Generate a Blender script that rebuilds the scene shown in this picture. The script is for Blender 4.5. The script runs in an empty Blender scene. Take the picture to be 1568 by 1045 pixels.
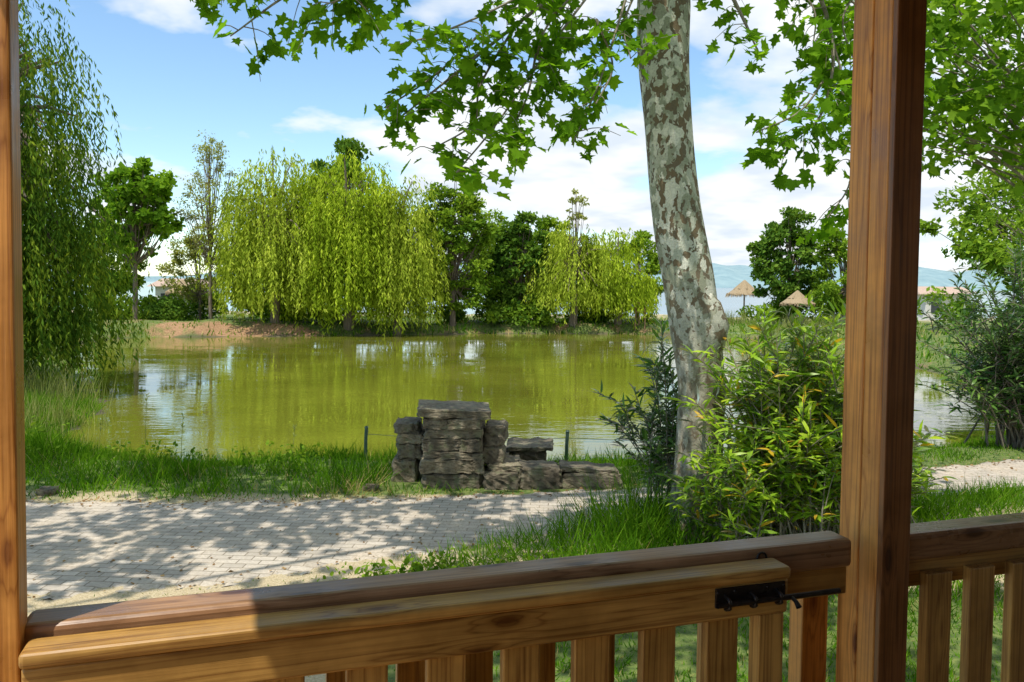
import bpy, math, random
import numpy as np
from mathutils import Vector, Matrix
random.seed(7); rng=np.random.default_rng(7)
sc=bpy.context.scene
sc.view_settings.view_transform='Standard'; sc.view_settings.look='None'; sc.view_settings.exposure=0

# ---------------------------------------------------------------- materials
def newmat(name):
    m=bpy.data.materials.new(name); m.use_nodes=True
    nt=m.node_tree; nt.nodes.clear()
    return m,nt,nt.nodes,nt.links
def N(nt,t,**k):
    n=nt.nodes.new(t)
    for a,b in k.items(): setattr(n,a,b)
    return n
def ramp(nt,stops,interp='LINEAR'):
    r=N(nt,'ShaderNodeValToRGB'); r.color_ramp.interpolation=interp
    e=r.color_ramp.elements
    while len(e)<len(stops): e.new(0.5)
    for i,(p,c) in enumerate(stops):
        e[i].position=p; e[i].color=(c[0],c[1],c[2],1)
    return r
def noise(nt,vec,scale,detail=4,rough=0.55):
    n=N(nt,'ShaderNodeTexNoise'); n.inputs['Scale'].default_value=scale
    n.inputs['Detail'].default_value=detail; n.inputs['Roughness'].default_value=rough
    if vec is not None: nt.links.new(vec,n.inputs['Vector'])
    return n
def mapping(nt,vec,scale=(1,1,1),rot=(0,0,0)):
    m=N(nt,'ShaderNodeMapping'); m.inputs['Scale'].default_value=scale; m.inputs['Rotation'].default_value=rot
    nt.links.new(vec,m.inputs['Vector']); return m
def mix(nt,fac,a,b,blend='MIX'):
    m=N(nt,'ShaderNodeMix',data_type='RGBA',blend_type=blend)
    for s,v in ((m.inputs[0],fac),(m.inputs[6],a),(m.inputs[7],b)):
        if hasattr(v,'links') or hasattr(v,'is_linked'): nt.links.new(v,s)
        elif isinstance(v,(int,float)): s.default_value=v
        else: s.default_value=(v[0],v[1],v[2],1)
    return m
def out(nt,sh):
    o=N(nt,'ShaderNodeOutputMaterial'); nt.links.new(sh,o.inputs['Surface']); return o
def leafmat(name,dark,mid,light,trans=0.4,spec=0.0,nscale=0.6,tint=None):
    m,nt,n,l=newmat(name)
    g=N(nt,'ShaderNodeNewGeometry')
    r=ramp(nt,[(0,dark),(0.5,mid),(1,light)])
    ns=noise(nt,g.outputs['Position'],nscale,1)
    ad=N(nt,'ShaderNodeMath',operation='MULTIPLY_ADD'); 
    l.new(ns.outputs['Fac'],ad.inputs[0]); ad.inputs[1].default_value=1.3
    mu=N(nt,'ShaderNodeMath',operation='MULTIPLY_ADD'); l.new(g.outputs['Random Per Island'],mu.inputs[0]); mu.inputs[1].default_value=0.7; mu.inputs[2].default_value=-0.5
    l.new(mu.outputs[0],ad.inputs[2]); l.new(ad.outputs[0],r.inputs[0])
    col=r.outputs[0]
    if tint:
        gt=N(nt,'ShaderNodeMath',operation='FRACT'); m7=N(nt,'ShaderNodeMath',operation='MULTIPLY'); m7.inputs[1].default_value=17.3
        l.new(g.outputs['Random Per Island'],m7.inputs[0]); l.new(m7.outputs[0],gt.inputs[0])
        gg=N(nt,'ShaderNodeMath',operation='LESS_THAN'); gg.inputs[1].default_value=tint[1]; l.new(gt.outputs[0],gg.inputs[0])
        col=mix(nt,gg.outputs[0],col,tint[0]).outputs[2]
    p=N(nt,'ShaderNodeBsdfDiffuse'); l.new(col,p.inputs['Color']); sh=p.outputs[0]
    t=N(nt,'ShaderNodeBsdfTranslucent')
    tc=mix(nt,1.0,col,(1.6,1.5,0.7),'MULTIPLY'); l.new(tc.outputs[2],t.inputs['Color'])
    ms=N(nt,'ShaderNodeMixShader'); ms.inputs[0].default_value=trans
    l.new(sh,ms.inputs[1]); l.new(t.outputs[0],ms.inputs[2]); sh=ms.outputs[0]
    if spec>0:
        gl=N(nt,'ShaderNodeBsdfGlossy'); gl.inputs['Roughness'].default_value=.35; fr=N(nt,'ShaderNodeFresnel'); fr.inputs['IOR'].default_value=1.3
        m2=N(nt,'ShaderNodeMixShader'); l.new(fr.outputs[0],m2.inputs[0]); l.new(sh,m2.inputs[1]); l.new(gl.outputs[0],m2.inputs[2]); sh=m2.outputs[0]
    out(nt,sh); return m
def simplemat(name,c1,c2,scale=8,rough=0.8,bump=0.3,sc3=(1,1,1),coord='Object',bd=0.02):
    m,nt,n,l=newmat(name)
    tc=N(nt,'ShaderNodeTexCoord'); mp=mapping(nt,tc.outputs[coord],sc3)
    ns=noise(nt,mp.outputs[0],scale,6,0.65); r=ramp(nt,[(0.3,c1),(0.7,c2)]); l.new(ns.outputs['Fac'],r.inputs[0])
    p=N(nt,'ShaderNodeBsdfPrincipled'); p.inputs['Roughness'].default_value=rough; l.new(r.outputs[0],p.inputs['Base Color'])
    b=N(nt,'ShaderNodeBump'); b.inputs['Strength'].default_value=bump; b.inputs['Distance'].default_value=bd
    l.new(ns.outputs['Fac'],b.inputs['Height']); l.new(b.outputs[0],p.inputs['Normal']); out(nt,p.outputs[0]); return m

def woodmat(name,axis,light,dark,rough=0.42):
    m,nt,n,l=newmat(name)
    tc=N(nt,'ShaderNodeTexCoord'); oi=N(nt,'ShaderNodeObjectInfo')
    ad=N(nt,'ShaderNodeVectorMath',operation='ADD'); l.new(tc.outputs['Object'],ad.inputs[0])
    mv=N(nt,'ShaderNodeMath',operation='MULTIPLY'); mv.inputs[1].default_value=37.0; l.new(oi.outputs['Random'],mv.inputs[0]); l.new(mv.outputs[0],ad.inputs[1])
    s3=[8,8,8]; s3[axis]=2.6
    m3=mapping(nt,ad.outputs[0],s3); v=N(nt,'ShaderNodeTexVoronoi'); v.inputs['Scale'].default_value=1.0; l.new(m3.outputs[0],v.inputs['Vector'])
    kn=N(nt,'ShaderNodeMapRange'); kn.inputs[1].default_value=.45; kn.inputs[2].default_value=.0; kn.inputs[3].default_value=0; kn.inputs[4].default_value=1; l.new(v.outputs['Distance'],kn.inputs[0])
    k2=N(nt,'ShaderNodeMath',operation='POWER'); k2.inputs[1].default_value=2.5; l.new(kn.outputs[0],k2.inputs[0])
    s=[22,22,22]; s[axis]=0.55
    m1=mapping(nt,ad.outputs[0],s); n1=noise(nt,m1.outputs[0],1.1,3,0.5)
    rg=N(nt,'ShaderNodeMath',operation='MULTIPLY_ADD'); l.new(n1.outputs['Fac'],rg.inputs[0]); rg.inputs[1].default_value=7.0
    k3=N(nt,'ShaderNodeMath',operation='MULTIPLY'); k3.inputs[1].default_value=3.0; l.new(k2.outputs[0],k3.inputs[0]); l.new(k3.outputs[0],rg.inputs[2])
    fr=N(nt,'ShaderNodeMath',operation='PINGPONG'); fr.inputs[1].default_value=.5; l.new(rg.outputs[0],fr.inputs[0])
    r1=ramp(nt,[(0.0,light),(0.35,tuple(.65*a+.35*b for a,b in zip(light,dark))),(0.5,dark)]); l.new(fr.outputs[0],r1.inputs[0])
    s2=[130,130,130]; s2[axis]=3.0
    m2=mapping(nt,ad.outputs[0],s2); n2=noise(nt,m2.outputs[0],1.0,3,0.6)
    r2=ramp(nt,[(0.3,(0.66,0.6,0.55)),(0.55,(1,1,1))]); l.new(n2.outputs['Fac'],r2.inputs[0])
    c=mix(nt,0.8,r1.outputs[0],r2.outputs[0],'MULTIPLY')
    r3=ramp(nt,[(0.0,(0.2,0.11,0.06)),(0.07,(0.28,0.17,0.1)),(0.12,(0.75,0.68,0.6)),(0.2,(1,1,1))]); l.new(v.outputs['Distance'],r3.inputs[0])
    c2=mix(nt,1.0,c.outputs[2],r3.outputs[0],'MULTIPLY')
    ns3=noise(nt,ad.outputs[0],3.3,5,.65); r4=ramp(nt,[(0.35,(0.66,0.64,0.64)),(0.65,(1.15,1.15,1.12))]); l.new(ns3.outputs['Fac'],r4.inputs[0])
    c3=mix(nt,1.0,c2.outputs[2],r4.outputs[0],'MULTIPLY')
    p=N(nt,'ShaderNodeBsdfPrincipled'); rr_=ramp(nt,[(0.35,(rough-.1,)*3),(0.65,(rough+.2,)*3)]); l.new(ns3.outputs['Fac'],rr_.inputs[0]); l.new(rr_.outputs[0],p.inputs['Roughness'])
    l.new(c3.outputs[2],p.inputs['Base Color'])
    b=N(nt,'ShaderNodeBump'); b.inputs['Strength'].default_value=0.45; b.inputs['Distance'].default_value=0.002
    l.new(n2.outputs['Fac'],b.inputs['Height']); l.new(b.outputs[0],p.inputs['Normal']); out(nt,p.outputs[0]); return m

WL=(0.55,0.31,0.08); WD=(0.30,0.14,0.03)
M_woodX=woodmat('stained_pine_x',0,WL,WD); M_woodZ=woodmat('stained_pine_z',2,WL,WD)
M_postZ=woodmat('stained_post_z',2,(0.72,0.32,0.07),(0.44,0.165,0.03),0.35)
M_postShade=woodmat('post_front_painted_shade',2,(0.30,0.12,0.035),(0.16,0.055,0.015),0.4)  # shade on the post's front side, painted in as a darker tone
M_railX=woodmat('stained_rail_x',0,(0.42,0.23,0.115),(0.24,0.12,0.055),0.33)
M_clad=woodmat('dark_cladding',0,(0.20,0.10,0.035),(0.10,0.045,0.016),0.5)
M_metal=simplemat('black_iron',(0.015,0.013,0.012),(0.05,0.04,0.035),30,0.4,0.2); 
M_metal.node_tree.nodes['Principled BSDF'].inputs['Metallic'].default_value=0.6

M_plane=leafmat('plane_leaf',(0.06,0.15,0.010),(0.12,0.27,0.015),(0.22,0.41,0.025),0.6,0,1.2)
M_plane2=leafmat('plane_leaf_far',(0.06,0.14,0.012),(0.14,0.28,0.02),(0.26,0.42,0.04),0.5,0,0.5)
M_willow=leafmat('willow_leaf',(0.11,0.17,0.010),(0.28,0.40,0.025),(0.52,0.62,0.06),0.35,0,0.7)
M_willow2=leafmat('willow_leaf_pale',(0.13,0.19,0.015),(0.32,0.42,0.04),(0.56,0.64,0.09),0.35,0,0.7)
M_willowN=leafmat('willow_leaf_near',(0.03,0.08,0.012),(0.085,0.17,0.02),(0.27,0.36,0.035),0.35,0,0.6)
M_broad=leafmat('broad_leaf',(0.055,0.13,0.012),(0.15,0.26,0.022),(0.29,0.42,0.04),0.35,0,0.45)
M_dark=leafmat('dark_leaf',(0.03,0.085,0.012),(0.095,0.19,0.025),(0.19,0.30,0.04),0.3,0,0.6)
M_sparse=leafmat('sparse_leaf',(0.15,0.18,0.05),(0.27,0.31,0.08),(0.40,0.42,0.13),0.35,0,0.6)
M_olean=leafmat('oleander_leaf',(0.09,0.20,0.012),(0.25,0.43,0.02),(0.50,0.65,0.04),0.45,0.5,2.0,((0.65,0.42,0.03),0.05))
M_oleanD=leafmat('oleander_leaf_dark',(0.03,0.09,0.02),(0.08,0.18,0.03),(0.17,0.29,0.05),0.3,0.5,1.5)
M_grass=leafmat('grass_blade',(0.03,0.095,0.006),(0.085,0.21,0.010),(0.21,0.38,0.025),0.38,0,0.9)
M_grassdry=leafmat('dry_grass_blade',(0.20,0.18,0.06),(0.38,0.33,0.13),(0.55,0.46,0.22),0.3,0,1.5)
M_reed=leafmat('reed_blade',(0.12,0.17,0.04),(0.22,0.26,0.08),(0.36,0.38,0.15),0.3,0,1.5)
M_bark=simplemat('grey_bark',(0.09,0.07,0.05),(0.26,0.21,0.16),5,0.9,0.8,(3,3,0.6))
M_twig=simplemat('twig_bark',(0.12,0.10,0.07),(0.3,0.27,0.2),9,0.8,0.4,(3,3,1))

def planebark():
    m,nt,n,l=newmat('plane_tree_bark')
    tc=N(nt,'ShaderNodeTexCoord'); P=tc.outputs['Object']
    wob=noise(nt,P,7,3); sm=N(nt,'ShaderNodeVectorMath',operation='SCALE'); sm.inputs['Scale'].default_value=0.10; l.new(wob.outputs['Color'],sm.inputs[0])
    ad=N(nt,'ShaderNodeVectorMath',operation='ADD'); l.new(P,ad.inputs[0]); l.new(sm.outputs[0],ad.inputs[1])
    def patch(sc3,scale,thr,w=0.008,off=0):
        mp=mapping(nt,ad.outputs[0],sc3); mp.inputs['Location'].default_value=(off,off*.7,off*1.3)
        nn=noise(nt,mp.outputs[0],scale,2.5,0.5); r=ramp(nt,[(thr-w,(0,0,0)),(thr+w,(1,1,1))]); l.new(nn.outputs['Fac'],r.inputs[0]); return r.outputs[0]
    base=ramp(nt,[(0.3,(0.40,0.43,0.34)),(0.7,(0.62,0.63,0.53))]); nb=noise(nt,P,3,4); l.new(nb.outputs['Fac'],base.inputs[0])
    c=mix(nt,patch((1,1,.5),7,0.52),base.outputs[0],(0.31,0.33,0.24))
    c=mix(nt,patch((1,1,.6),10,0.555,off=7),c.outputs[2],(0.17,0.125,0.07))
    c=mix(nt,patch((1,1,.7),17,0.59,off=31),c.outputs[2],(0.15,0.12,0.075))
    c=mix(nt,patch((1,1,.7),9,0.58,off=19),c.outputs[2],(0.70,0.70,0.60))
    sx=N(nt,'ShaderNodeSeparateXYZ'); l.new(P,sx.inputs[0])
    mr=N(nt,'ShaderNodeMapRange'); mr.inputs[1].default_value=2.9; mr.inputs[2].default_value=1.5; l.new(sx.outputs[2],mr.inputs[0])
    v=N(nt,'ShaderNodeTexVoronoi'); v.inputs['Scale'].default_value=19; mp=mapping(nt,ad.outputs[0],(1,1,.6)); l.new(mp.outputs[0],v.inputs['Vector'])
    rv=ramp(nt,[(0.1,(0.11,0.08,0.05)),(0.5,(0.24,0.20,0.135)),(0.8,(0.38,0.34,0.26))]); l.new(v.outputs['Color'],rv.inputs[0])
    c=mix(nt,mr.outputs[0],c.outputs[2],rv.outputs[0]); 
    fac=N(nt,'ShaderNodeMath',operation='MULTIPLY'); fac.inputs[1].default_value=0.8; l.new(mr.outputs[0],fac.inputs[0]); l.new(fac.outputs[0],c.inputs[0])
    fine=noise(nt,P,60,4); rf=ramp(nt,[(0.3,(0.75,0.75,0.75)),(0.6,(1.05,1.05,1.05))]); l.new(fine.outputs['Fac'],rf.inputs[0])
    c=mix(nt,1.0,c.outputs[2],rf.outputs[0],'MULTIPLY')
    p=N(nt,'ShaderNodeBsdfPrincipled'); p.inputs['Roughness'].default_value=0.75; l.new(c.outputs[2],p.inputs['Base Color'])
    b=N(nt,'ShaderNodeBump'); b.inputs['Strength'].default_value=0.7; b.inputs['Distance'].default_value=0.02
    bw=N(nt,'ShaderNodeRGBToBW'); l.new(c.outputs[2],bw.inputs[0]); l.new(bw.outputs[0],b.inputs['Height']); l.new(b.outputs[0],p.inputs['Normal'])
    out(nt,p.outputs[0]); return m
M_pbark=planebark()

# ---------------------------------------------------------------- mesh builder
class MB:
    def __init__(s): s.V=[]; s.F={}; s.n=0; s.order=[]
    def add(s,V,F,mi=0):
        V=np.asarray(V,dtype=np.float64).reshape(-1,3); F=np.asarray(F,dtype=np.int64)
        s.V.append(V); s.order.append((F+s.n,mi)); s.n+=len(V)
    def tmpl(s,TV,TFs,pos,R,scale,mi=0):
        n=len(pos)
        if n==0: return
        k=len(TV); sc_=np.asarray(scale); 
        if sc_.ndim==1: sc_=sc_[:,None]*np.ones((1,3))
        L=TV[None]*sc_[:,None,:]
        W=np.einsum('nkj,njc->nkc',L,R)+pos[:,None,:]
        s.V.append(W.reshape(-1,3))
        off=(np.arange(n)*k)[:,None,None]+s.n
        for TF in TFs:
            TF=np.asarray(TF); s.order.append(((TF[None]+off).reshape(-1,TF.shape[1]),mi))
        s.n+=n*k
    def build(s,name,mats,smooth=True,parent=None):
        V=np.concatenate(s.V); me=bpy.data.meshes.new(name)
        me.vertices.add(len(V)); me.vertices.foreach_set('co',V.astype(np.float32).ravel())
        loops=np.concatenate([f.ravel() for f,_ in s.order]); cnt=np.concatenate([np.full(len(f),f.shape[1]) for f,_ in s.order])
        mi=np.concatenate([np.full(len(f),m) for f,m in s.order])
        me.loops.add(len(loops)); me.loops.foreach_set('vertex_index',loops.astype(np.int32))
        me.polygons.add(len(cnt)); st=np.concatenate([[0],np.cumsum(cnt)[:-1]])
        me.polygons.foreach_set('loop_start',st.astype(np.int32))
        me.polygons.foreach_set('loop_total',cnt.astype(np.int32))
        me.polygons.foreach_set('material_index',mi.astype(np.int32))
        me.polygons.foreach_set('use_smooth',np.full(len(cnt),smooth))
        me.update(calc_edges=True); me.validate()
        for m in mats: me.materials.append(m)
        o=bpy.data.objects.new(name,me); sc.collection.objects.link(o)
        if parent: o.parent=parent
        return o
def tube(mb,pts,rad,mi=0,seg=8,lump=0.0):
    pts=np.asarray(pts,float); rad=np.asarray(rad,float); n=len(pts)
    T=np.gradient(pts,axis=0); T/=np.linalg.norm(T,axis=1)[:,None]+1e-9
    ref=np.array([0,1,0.]) if abs(T[0][2])>0.7 else np.array([0,0,1.])
    V=[]
    for i in range(n):
        a=np.cross(T[i],ref); a/=np.linalg.norm(a)+1e-9; b=np.cross(T[i],a)
        th=np.arange(seg)*2*math.pi/seg
        r=rad[i]*(1+lump*(np.sin(3*th+i*.7)*.5+np.sin(2*th-i*.4)*.5))
        V.append(pts[i]+np.cos(th)[:,None]*a*r[:,None]+np.sin(th)[:,None]*b*r[:,None])
    V=np.concatenate(V); F=[]
    for i in range(n-1):
        for j in range(seg):
            k=(j+1)%seg; F.append((i*seg+j,i*seg+k,(i+1)*seg+k,(i+1)*seg+j))
    mb.add(V,F,mi)
def spline(pts,m=6):
    pts=np.asarray(pts,float); P=np.vstack([2*pts[0]-pts[1],pts,2*pts[-1]-pts[-2]]); o=[]
    for i in range(1,len(P)-2):
        for t in np.linspace(0,1,m,endpoint=False):
            a,b,c,d=P[i-1],P[i],P[i+1],P[i+2]
            o.append(.5*((2*b)+(-a+c)*t+(2*a-5*b+4*c-d)*t*t+(-a+3*b-3*c+d)*t**3))
    o.append(P[-2]); return np.array(o)
def frames(d,nrm):
    d=d/(np.linalg.norm(d,axis=1)[:,None]+1e-9)
    x=np.cross(d,nrm); x/=np.linalg.norm(x,axis=1)[:,None]+1e-9
    z=np.cross(x,d); return np.stack([x,d,z],axis=1)
def rnd(n): return rng.normal(size=(n,3))
RH=np.array([[0,0,0],[.5,.45,.06],[0,1,0],[-.5,.45,.06]]); RHF=[np.array([[0,1,2,3]])]
LN=np.array([[0,0,0],[.5,.3,.05],[-.5,.3,.05],[.45,.65,.0],[-.45,.65,.0],[0,1,-.12]])
LNF=[np.array([[1,3,4,2]]),np.array([[0,1,2],[3,5,4]])]
pl=[(0,0),(.22,-.12),(.5,-.02),(.36,.18),(.44,.28),(.74,.5),(.46,.52),(.29,.58),(.3,.78),(.12,.84),(0,1.1)]
pl=pl+[(-a,b) for a,b in pl[-2:0:-1]]
PL=np.array([[0,.33,-.05]]+[[a,b,.12*abs(a)-(.1 if b>1 else 0)] for a,b in pl]); k=len(pl)
PLF=[np.array([[0,1+i,1+(i+1)%k] for i in range(k)])]
ps=[(0,0),(.48,0),(.4,.24),(.72,.5),(.3,.6),(0,1.08),(-.3,.6),(-.72,.5),(-.4,.24),(-.48,0)]
PS=np.array([[0,.33,-.05]]+[[a,b,.12*abs(a)] for a,b in ps]); PSF=[np.array([[0,1+i,1+(i+1)%10] for i in range(10)])]

# ---------------------------------------------------------------- pond shape / terrain
pond=np.array([(-9.6,18.0),(-9.0,15.0),(-7.6,13.9),(-4.5,13.3),(-1.0,13.5),(2.65,13.5),(6,14.4),(10,16.2),(12.6,18.5),(14.5,24),(16.2,32),(16.5,40),(14,48),(8.8,50.5),(0.6,50),(-6,47.5),(-13,45),(-21.5,42.5),(-20.5,36),(-15.5,29),(-12,23)],float)
for _ in range(2):
    q=np.roll(pond,-1,0); pond=np.stack([.75*pond+.25*q,.25*pond+.75*q],1).reshape(-1,2)
def sdf(x,y):
    P=np.stack([x,y],-1).astype(float); d=np.full(len(P),1e9); ins=np.zeros(len(P),bool)
    A=pond; B=np.roll(pond,-1,0)
    for a,b in zip(A,B):
        e=b-a; w=P-a; t=np.clip((w@e)/(e@e),0,1); d=np.minimum(d,np.linalg.norm(w-t[:,None]*e,axis=1))
        c=((a[1]<=P[:,1])!=(b[1]<=P[:,1])); xs=a[0]+(P[:,1]-a[1])/(b[1]-a[1]+1e-12)*(b[0]-a[0]); ins^=(c&(P[:,0]<xs))
    return np.where(ins,-d,d)
def sst(a,b,x): t=np.clip((x-a)/(b-a),0,1); return t*t*(3-2*t)
def gz(x,y):
    x=np.atleast_1d(np.asarray(x,float)); y=np.atleast_1d(np.asarray(y,float))
    d=sdf(x,y)+.28*np.sin(x*1.3+y*.4)+.15*np.sin(x*3.1-y*1.7)+.1*np.sin(y*4+x)
    H=np.where(y>28,.62,.5); w=np.where(y>28,1.5,2.3)
    z=-.5+H*sst(0,1,d/w); z=np.where(d<0,-.5+np.maximum(d*.35,-1.2),z)
    far=sst(20,34,y)*sst(0,3,d)
    z=z+far*(.10*np.sin(x*.5+1)*np.sin(y*.4)+.05*np.sin(x*1.7))
    for cx,cy,a,s in ((-19.5,45.6,.18,1.0),(-17,46.4,.22,.7),(-15.2,46.6,.15,.9),(-22.5,46,.2,1.2)):
        z=z+a*np.exp(-((x-cx)**2+(y-cy)**2*1.3)/(2*s*s))
    z=z-3.5*sst(66,84,y)
    return z
def axis(dense0,dense1,step,lim0,lim1):
    a=list(np.arange(dense0,dense1+1e-6,step)); s=step; v=dense1
    while v<lim1: s*=1.25; v+=s; a.append(v)
    s=step; v=dense0; pre=[]
    while v>lim0: s*=1.25; v-=s; pre.append(v)
    return np.array(pre[::-1]+a)
gx=axis(-28,22,.3,-3000,3000); gy=axis(3,56,.3,-400,3500)
X,Y=np.meshgrid(gx,gy); Z=gz(X.ravel(),Y.ravel())
mb=MB(); nx=len(gx); ny=len(gy); ii=np.arange(nx*ny).reshape(ny,nx)
mb.add(np.stack([X.ravel(),Y.ravel(),Z],-1),np.stack([ii[:-1,:-1],ii[:-1,1:],ii[1:,1:],ii[1:,:-1]],-1).reshape(-1,4))
m,nt,n,l=newmat('ground_soil_grass')
at=N(nt,'ShaderNodeAttribute',attribute_name='mask'); sx=N(nt,'ShaderNodeSeparateColor'); l.new(at.outputs['Color'],sx.inputs[0])
g=N(nt,'ShaderNodeNewGeometry'); P=g.outputs['Position']
n1=noise(nt,P,1.1,4); n2=noise(nt,P,12,4); n3=noise(nt,P,45,3,.7)
gr=ramp(nt,[(0.3,(0.05,0.085,0.02)),(0.5,(0.11,0.16,0.03)),(0.75,(0.22,0.25,0.07))]); l.new(n2.outputs['Fac'],gr.inputs[0])
so=ramp(nt,[(0.3,(0.22,0.12,0.06)),(0.7,(0.42,0.26,0.14))]); l.new(n2.outputs['Fac'],so.inputs[0])
sa=ramp(nt,[(0.3,(0.32,0.25,0.14)),(0.55,(0.50,0.41,0.26)),(0.75,(0.64,0.54,0.38))]); l.new(n3.outputs['Fac'],sa.inputs[0])
def thr(ch):
    a=N(nt,'ShaderNodeMath',operation='ADD'); l.new(ch,a.inputs[0]); l.new(n1.outputs['Fac'],a.inputs[1])
    r=ramp(nt,[(0.78,(0,0,0)),(0.98,(1,1,1))]); l.new(a.outputs[0],r.inputs[0]); return r.outputs[0]
c=mix(nt,thr(sx.outputs[0]),gr.outputs[0],so.outputs[0]); c=mix(nt,thr(sx.outputs[1]),c.outputs[2],sa.outputs[0])
c=mix(nt,sx.outputs[2],c.outputs[2],(0.09,0.08,0.045))
p=N(nt,'ShaderNodeBsdfPrincipled'); p.inputs['Roughness'].default_value=.95; l.new(c.outputs[2],p.inputs['Base Color'])
b=N(nt,'ShaderNodeBump'); b.inputs['Strength'].default_value=.7; b.inputs['Distance'].default_value=.03; l.new(n3.outputs['Fac'],b.inputs['Height']); l.new(b.outputs[0],p.inputs['Normal']); out(nt,p.outputs[0])
ground=mb.build('ground',[m])
xf,yf=X.ravel(),Y.ravel(); dd=sdf(xf,yf)
soil=.31*sst(-26,-22,xf)*sst(-10,-13,xf)*sst(43,44.5,yf)*sst(51,47,yf)+.22*sst(2.2,.6,dd)*(yf>30)+.16*sst(50,52,yf)
sand=.6*sst(-.2,-1.6,xf)*sst(8.2,7.2,yf)+.5*sst(10.0,9.5,yf)*sst(6.5,6.9,yf)+.4*sst(54,60,yf)
wet=sst(.35,-.1,dd)
ca=ground.data.color_attributes.new('mask','FLOAT_COLOR','POINT')
ca.data.foreach_set('color',np.stack([soil,sand,wet,np.ones_like(soil)],-1).astype(np.float32).ravel())

def watermat(name,col,scale,strength,sc3,rough=.03,ior=1.38):
    m,nt,n,l=newmat(name); g=N(nt,'ShaderNodeNewGeometry'); mp=mapping(nt,g.outputs['Position'],sc3)
    a=noise(nt,mp.outputs[0],scale,3,.5); a2=noise(nt,mp.outputs[0],scale*.12,2)
    r0=ramp(nt,[(0.4,(.10,.10,.10)),(0.62,(1,1,1))]); l.new(a2.outputs['Fac'],r0.inputs[0])
    mu=N(nt,'ShaderNodeMath',operation='MULTIPLY'); l.new(a.outputs['Fac'],mu.inputs[0]); l.new(r0.outputs[0],mu.inputs[1])
    b=N(nt,'ShaderNodeBump'); b.inputs['Strength'].default_value=strength; b.inputs['Distance'].default_value=.05; l.new(mu.outputs[0],b.inputs['Height'])
    nn=noise(nt,g.outputs['Position'],.25,3); r=ramp(nt,[(0.35,tuple(v*.8 for v in col)),(0.65,tuple(v*1.15 for v in col))]); l.new(nn.outputs['Fac'],r.inputs[0])
    p=N(nt,'ShaderNodeBsdfPrincipled'); p.inputs['Roughness'].default_value=rough; p.inputs['IOR'].default_value=ior; l.new(r.outputs[0],p.inputs['Base Color']); l.new(b.outputs[0],p.inputs['Normal']); out(nt,p.outputs[0]); return m
def sheet(name,x0,x1,y0,y1,z,mat):
    mb=MB(); mb.add([(x0,y0,z),(x1,y0,z),(x1,y1,z),(x0,y1,z)],[(0,1,2,3)]); return mb.build(name,[mat],False)
sheet('pond_water',-23.5,18.5,12.2,52.5,-.5,watermat('pond_water',(0.15,0.16,0.018),3.4,.17,(.55,1.4,1),.0,2.15))
sheet('lake_water',-3000,3000,68,3400,-1.0,watermat('lake_water',(0.10,0.19,0.24),.5,.3,(.4,1,1),.15))

mb=MB(); n_=260; xs=np.linspace(-2900,2900,n_)
def ridge(x): return 70+45*np.sin(x*.0021+1.0)+22*np.sin(x*.0063+.5)+9*np.sin(x*.019)+5*np.sin(x*.047)+np.where(x>900,(x-900)*.085,0)
rows=[]
for t,yy in ((0,2300),(.35,2420),(.7,2600),(1,2850),(.6,3200)):
    rows.append(np.stack([xs,np.full(n_,yy)+30*np.sin(xs*.01),np.where(t==0,-4,ridge(xs)*t+(4*np.sin(xs*.05+yy) if t<1 else 0))],-1))
ii=np.arange(5*n_).reshape(5,n_); mb.add(np.concatenate(rows),np.stack([ii[:-1,:-1],ii[:-1,1:],ii[1:,1:],ii[1:,:-1]],-1).reshape(-1,4))
mb.build('hills',[simplemat('hazy_hill',(0.15,0.25,0.29),(0.25,0.36,0.38),.02,.95,0,coord='Object')])  # bluish distance haze is put into the hill colour

# paved path
far=[(-16,9.0),(-5.9,9.25),(-2.2,9.45),(1.8,10.2),(4.6,11.0),(7.8,12.1),(14,14.6),(22,18)]
near=[(-16,6.1),(-4.1,6.4),(-2.3,6.8),(-.5,7.7),(1.7,8.75),(4.7,9.6),(6.9,10.4),(13.5,12.9),(22,16)]
def resample(p,n):
    p=spline([(a,b,0) for a,b in p],12); s=np.concatenate([[0],np.cumsum(np.linalg.norm(np.diff(p,axis=0),axis=1))]); t=np.linspace(0,s[-1],n)
    return np.stack([np.interp(t,s,p[:,i]) for i in range(3)],-1)
NP=900; A=resample(far,NP); B=resample(near,NP); q=np.arange(NP)/4.5
A[:,1]+=.04*np.sin(q*.9)+.02*np.sin(q*2.3); B[:,1]+=.06*np.sin(q*.7)+.03*np.sin(q*1.9)
ts=np.concatenate([np.linspace(0,.1,8)[:-1],np.linspace(.1,.92,8)[:-1],np.linspace(.92,1,6)])
mb=MB(); rows=[]
for t in ts:
    r_=B+(A-B)*t; e=min(t/.1,(1-t)/.06,1); r_=r_.copy(); x_,y_=r_[:,0],r_[:,1]
    nz=np.sin(x_*9+y_*4)+np.sin(x_*17-y_*13)+np.sin(x_*31+y_*23)*.8+rng.normal(size=NP)*.5
    r_[:,2]=gz(x_,y_)+.014-(1-e)*(.022+.007*nz); rows.append(r_)
VV=np.concatenate(rows); NR=len(ts)
ii=np.arange(NR*NP).reshape(NR,NP); mb.add(VV,np.stack([ii[:-1,:-1],ii[:-1,1:],ii[1:,1:],ii[1:,:-1]],-1).reshape(-1,4))
m,nt,n,l=newmat('concrete_pavers'); g=N(nt,'ShaderNodeNewGeometry'); mp=mapping(nt,g.outputs['Position'],(1,1,1),(0,0,.06))
bt=N(nt,'ShaderNodeTexBrick'); bt.inputs['Scale'].default_value=1; bt.inputs['Brick Width'].default_value=.21; bt.inputs['Row Height'].default_value=.105; bt.inputs['Mortar Size'].default_value=.007; bt.inputs['Mortar Smooth'].default_value=.4
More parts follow.
